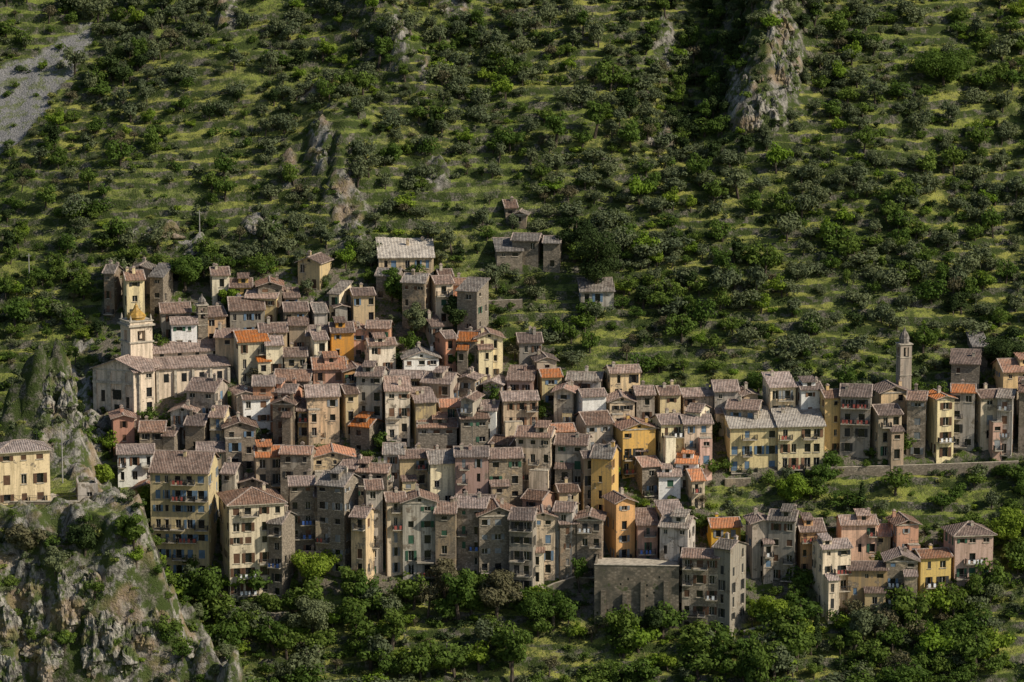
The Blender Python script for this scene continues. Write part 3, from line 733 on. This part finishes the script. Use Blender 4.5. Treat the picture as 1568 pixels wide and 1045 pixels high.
def scatter(name,pts,rot,scl,idx,col):
    me=bpy.data.meshes.new(name);n=len(pts);me.vertices.add(n);me.vertices.foreach_set("co",np.asarray(pts,np.float32).ravel())
    a=me.attributes.new("rot",'FLOAT_VECTOR','POINT');a.data.foreach_set("vector",np.asarray(rot,np.float32).ravel())
    a=me.attributes.new("scl",'FLOAT_VECTOR','POINT');a.data.foreach_set("vector",np.asarray(scl,np.float32).ravel())
    a=me.attributes.new("idx",'INT','POINT');a.data.foreach_set("value",np.asarray(idx,np.int32))
    o=bpy.data.objects.new(name,me);scene.collection.objects.link(o)
    g=bpy.data.node_groups.new(name+"_nodes",'GeometryNodeTree');g.interface.new_socket("Geometry",in_out='INPUT',socket_type='NodeSocketGeometry');g.interface.new_socket("Geometry",in_out='OUTPUT',socket_type='NodeSocketGeometry')
    gi=g.nodes.new("NodeGroupInput");go=g.nodes.new("NodeGroupOutput");ip=g.nodes.new("GeometryNodeInstanceOnPoints");ci=g.nodes.new("GeometryNodeCollectionInfo")
    ci.inputs["Collection"].default_value=col;ci.inputs["Separate Children"].default_value=True;ci.inputs["Reset Children"].default_value=True
    def na(t,n_):
        x=g.nodes.new("GeometryNodeInputNamedAttribute");x.data_type=t;x.inputs["Name"].default_value=n_;return [s for s in x.outputs if s.enabled and s.name=="Attribute"][0]
    er=g.nodes.new("FunctionNodeEulerToRotation");L=g.links
    L.new(gi.outputs[0],ip.inputs["Points"]);L.new(ci.outputs[0],ip.inputs["Instance"]);ip.inputs["Pick Instance"].default_value=True
    L.new(na('INT',"idx"),ip.inputs["Instance Index"]);L.new(na('FLOAT_VECTOR',"rot"),er.inputs[0]);L.new(er.outputs[0],ip.inputs["Rotation"]);L.new(na('FLOAT_VECTOR',"scl"),ip.inputs["Scale"]);L.new(ip.outputs[0],go.inputs[0])
    md=o.modifiers.new("instances",'NODES');md.node_group=g;return o
FT=np.array(FOOT)
def clear(x,y,m=0.):
    ok=np.ones(len(x),bool)
    for cx,cy,r in FT: ok&=((x-cx)**2+(y-cy)**2)>(r*.8+m)**2
    return ok
def grid(cell,jit=.5):
    gx,gy=np.meshgrid(np.arange(-132,132,cell),np.arange(-118,130,cell));gx=gx.ravel()+rng.uniform(-jit,jit,gx.size)*cell;gy=gy.ravel()+rng.uniform(-jit,jit,gy.size)*cell;return gx,gy
FIELD=[(1010,735),(1300,725),(1700,700),(1700,800),(1520,815),(1290,790),(1150,800),(1060,765)]
def reg(px,py,c,w): return np.exp(-((px-c[0])/w[0])**2-((py-c[1])/w[1])**2)
x,y=grid(2.6,.85);z,px,py,v,s,r,pr,m=terrain(x,y,True)
cl=fbm(x/11,y/11,61,3)
den=.60+cl*.95
den=den+.3*reg(px,py,(1150,380),(330,170))+.2*reg(px,py,(880,230),(300,200))*.6+.5*reg(px,py,(130,480),(130,110))+.5*reg(px,py,(1080,120),(80,140))
den=den-.35*reg(px,py,(1480,70),(180,90))-.25*reg(px,py,(280,200),(150,110))-.3*reg(px,py,(60,320),(130,90))-.9*reg(px,py,(960,335),(55,16))-.35*reg(px,py,(800,500),(120,40))-.3*reg(px,py,(780,210),(160,40))-.15*reg(px,py,(1300,520),(250,60))
den=np.where(inpoly(px,py,FIELD),den-.3,den)
den=np.where(py>905,den+.2,den)
den=np.where(v>.5,.42,den);den=np.where(s>.5,.03,den);den=np.where(r>.5,den*.45,den);den=np.where(pr,.55,den)
den=np.where(pr&(promd(x,y)<-1),den*.5,den)
mg=np.where(v>.5,.0,.8)
k=(rng.random(len(x))<den)&clear(x,y,mg)
k&=~((px>-20)&(px<190)&(py>680)&(py<800)&pr)
x,y,z,px,py,v,r,pr=[a[k] for a in (x,y,z,px,py,v,r,pr)];n=len(x)
t=rng.random(n);zone=fbm(x/35,y/35,71,2)
idx=np.where(t<.64,rng.integers(0,4,n),np.where(t<.80,rng.integers(4,6,n),np.where(t<.88,6,np.where(t<.94,7,np.where(t<.98,8,9)))))
idx=np.where((zone>.2)&(t<.4),rng.integers(4,6,n),idx)
low=(py>800)|((px<330)&(py>380)&(py<560))|(v>.5)
idx=np.where(low&(t<.4),rng.integers(4,6,n),idx);idx=np.where((py>880)&(t>.74)&(t<.86),7,idx);idx=np.where((py>880)&(t>.86)&(t<.93),8,idx);idx=np.where((py>880)&(t>.93),9,idx)
idx=np.where((px>1040)&(px<1150)&(py<240)&(t<.6),6,idx)
sc=(.36+.9*rng.random(n)**1.35)*(1+.25*(py>900))*(1+.12*reg(px,py,(1200,380),(350,150)));sc=np.where(r>.5,sc*.7,sc);sc=np.where(pr,sc*.75,sc);sc=np.where(v>.5,sc*.8,sc)
rot=np.stack([rng.uniform(-.15,.15,n),rng.uniform(-.15,.15,n),rng.uniform(0,6.28,n)],1);scl=np.stack([sc*rng.uniform(.85,1.3,n),sc*rng.uniform(.85,1.2,n),sc*rng.uniform(.7,1.25,n)],1)
scatter("hillside_trees",np.stack([x,y,z-.15],1),rot,scl,idx,coll("tree_kinds",TP));print("trees",n)
x,y=grid(1.6,.8);z,px,py,v,s,r,pr,m=terrain(x,y,True)
den=.30+fbm(x/8,y/8,81,3)*.6;den=np.where(v>.5,.4,den);den=np.where(s>.5,.08,den);den=np.where(r>.5,.3,den);den=np.where(pr,.5,den);den=np.where(inpoly(px,py,FIELD),den*.5,den)
vis=(px>-150)&(px<1720)&(py>-100)&(py<1150)
k=(rng.random(len(x))<den)&vis&clear(x,y,0)&~((px>-20)&(px<190)&(py>680)&(py<800)&pr)
x,y,z,px,py,v,r=[a[k] for a in (x,y,z,px,py,v,r)];n=len(x);t=rng.random(n)
idx=np.where(t<.30,0,np.where(t<.46,1,np.where(t<.58,2,np.where(t<.66,3,np.where(t<.90,4,5)))))
sc=rng.uniform(.45,1.25,n);sc=np.where((v>.5)|(r>.5),sc*.8,sc)
rot=np.stack([rng.uniform(-.2,.2,n),rng.uniform(-.2,.2,n),rng.uniform(0,6.28,n)],1);scl=np.stack([sc*rng.uniform(.8,1.4,n),sc,sc*rng.uniform(.7,1.1,n)],1)
scatter("hillside_shrubs",np.stack([x,y,z-.1],1),rot,scl,idx,coll("shrub_kinds",SP));print("shrubs",n)
def tree(px,py,hpx,wpx,lm,name,seed,cyp=False):
    p=raycast(px,py)
    if p is None:return
    k_=F/project(*p)[2];h=hpx/k_;R=wpx/k_/2
    me=tree_mesh(name,h,R*1.05,12 if cyp else int(18+R*3),int(1500+1300*R) if not cyp else 1200,.22,lm,seed,zf=.58,zs=h*.42/R/1.0,rc=(.22,.38),cyp=cyp)
    o=bpy.data.objects.new(name,me);o.location=(p[0],p[1],p[2]-.2);scene.collection.objects.link(o)
for i,a in enumerate([(912,452,105,80,'dark',"deciduous_tree"),(880,395,75,50,'dark',"deciduous_tree"),(704,515,68,52,'dark',"deciduous_tree"),(284,448,62,60,'green',"deciduous_tree"),(1545,845,70,62,'bright',"deciduous_tree"),
(225,800,62,60,'bright',"deciduous_tree"),(155,745,35,45,'bright',"deciduous_tree"),(205,840,60,50,'green',"deciduous_tree"),(760,945,75,75,'brown',"deciduous_tree"),(680,915,60,60,'brown',"deciduous_tree"),(130,850,55,55,'dark',"deciduous_tree"),(40,850,52,60,'brown',"deciduous_tree"),(85,880,45,50,'olive',"olive_tree"),
(480,975,60,70,'olive',"olive_tree"),(600,462,56,50,'green',"deciduous_tree"),(1005,975,50,55,'dark',"deciduous_tree"),(1445,130,60,90,'green',"deciduous_tree"),(710,570,36,42,'green',"deciduous_tree"),(820,960,60,70,'green',"deciduous_tree"),(1530,560,45,80,'dark',"deciduous_tree"),(1320,985,60,70,'olive',"olive_tree"),(600,250,30,40,'green',"deciduous_tree"),(1180,960,50,60,'bright',"deciduous_tree"),(350,470,30,34,'bright',"deciduous_tree"),(480,900,70,80,'bright',"deciduous_tree"),(640,520,60,44,'olive',"olive_tree"),(1215,770,40,60,'bright',"deciduous_tree")]): tree(*a,100+i)
tree(1250,985,62,16,'dark',"cypress_tree",201,True);tree(1320,778,45,14,'dark',"cypress_tree",202,True);tree(660,205,40,12,'dark',"cypress_tree",203,True)
for px,bs,tp in ((306,372,322),(45,436,388),(96,742,650)):
    p=raycast(px,bs);H=(bs-tp)/(F/project(*p)[2]);B=MB();B.lathe(0,0,[(.12,-1),(.08,H)],8,0);B.box(-.5,.5,-.04,.04,H-.5,H-.42,0)
    for q in (-.45,0,.45): B.box(q-.04,q+.04,-.04,.04,H-.42,H-.25,1)
    o=B.obj("utility_pole",[flat_mat("pole_concrete",(.35,.33,.3)),M_metal]);o.location=p
# ---------------- light ----------------
sd=Vector((.73,-.29,.60)).normalized()
ld=bpy.data.lights.new("sun",'SUN');ld.energy=5;ld.angle=math.radians(.5);ld.color=(1,.92,.78);lo=bpy.data.objects.new("sun",ld);scene.collection.objects.link(lo);lo.rotation_euler=sd.to_track_quat('Z','Y').to_euler()
w=bpy.data.worlds.new("World");scene.world=w;w.use_nodes=True;nt=w.node_tree;sk=nt.nodes.new("ShaderNodeTexSky");sk.sky_type='NISHITA';sk.sun_disc=False
sk.sun_elevation=math.asin(sd.z);sk.sun_rotation=math.atan2(sd.x,sd.y);nt.links.new(sk.outputs[0],nt.nodes["Background"].inputs[0]);nt.nodes["Background"].inputs[1].default_value=.1
scene.view_settings.view_transform='Standard';scene.view_settings.look='None';scene.view_settings.exposure=0
print("houses",len(PLACED))
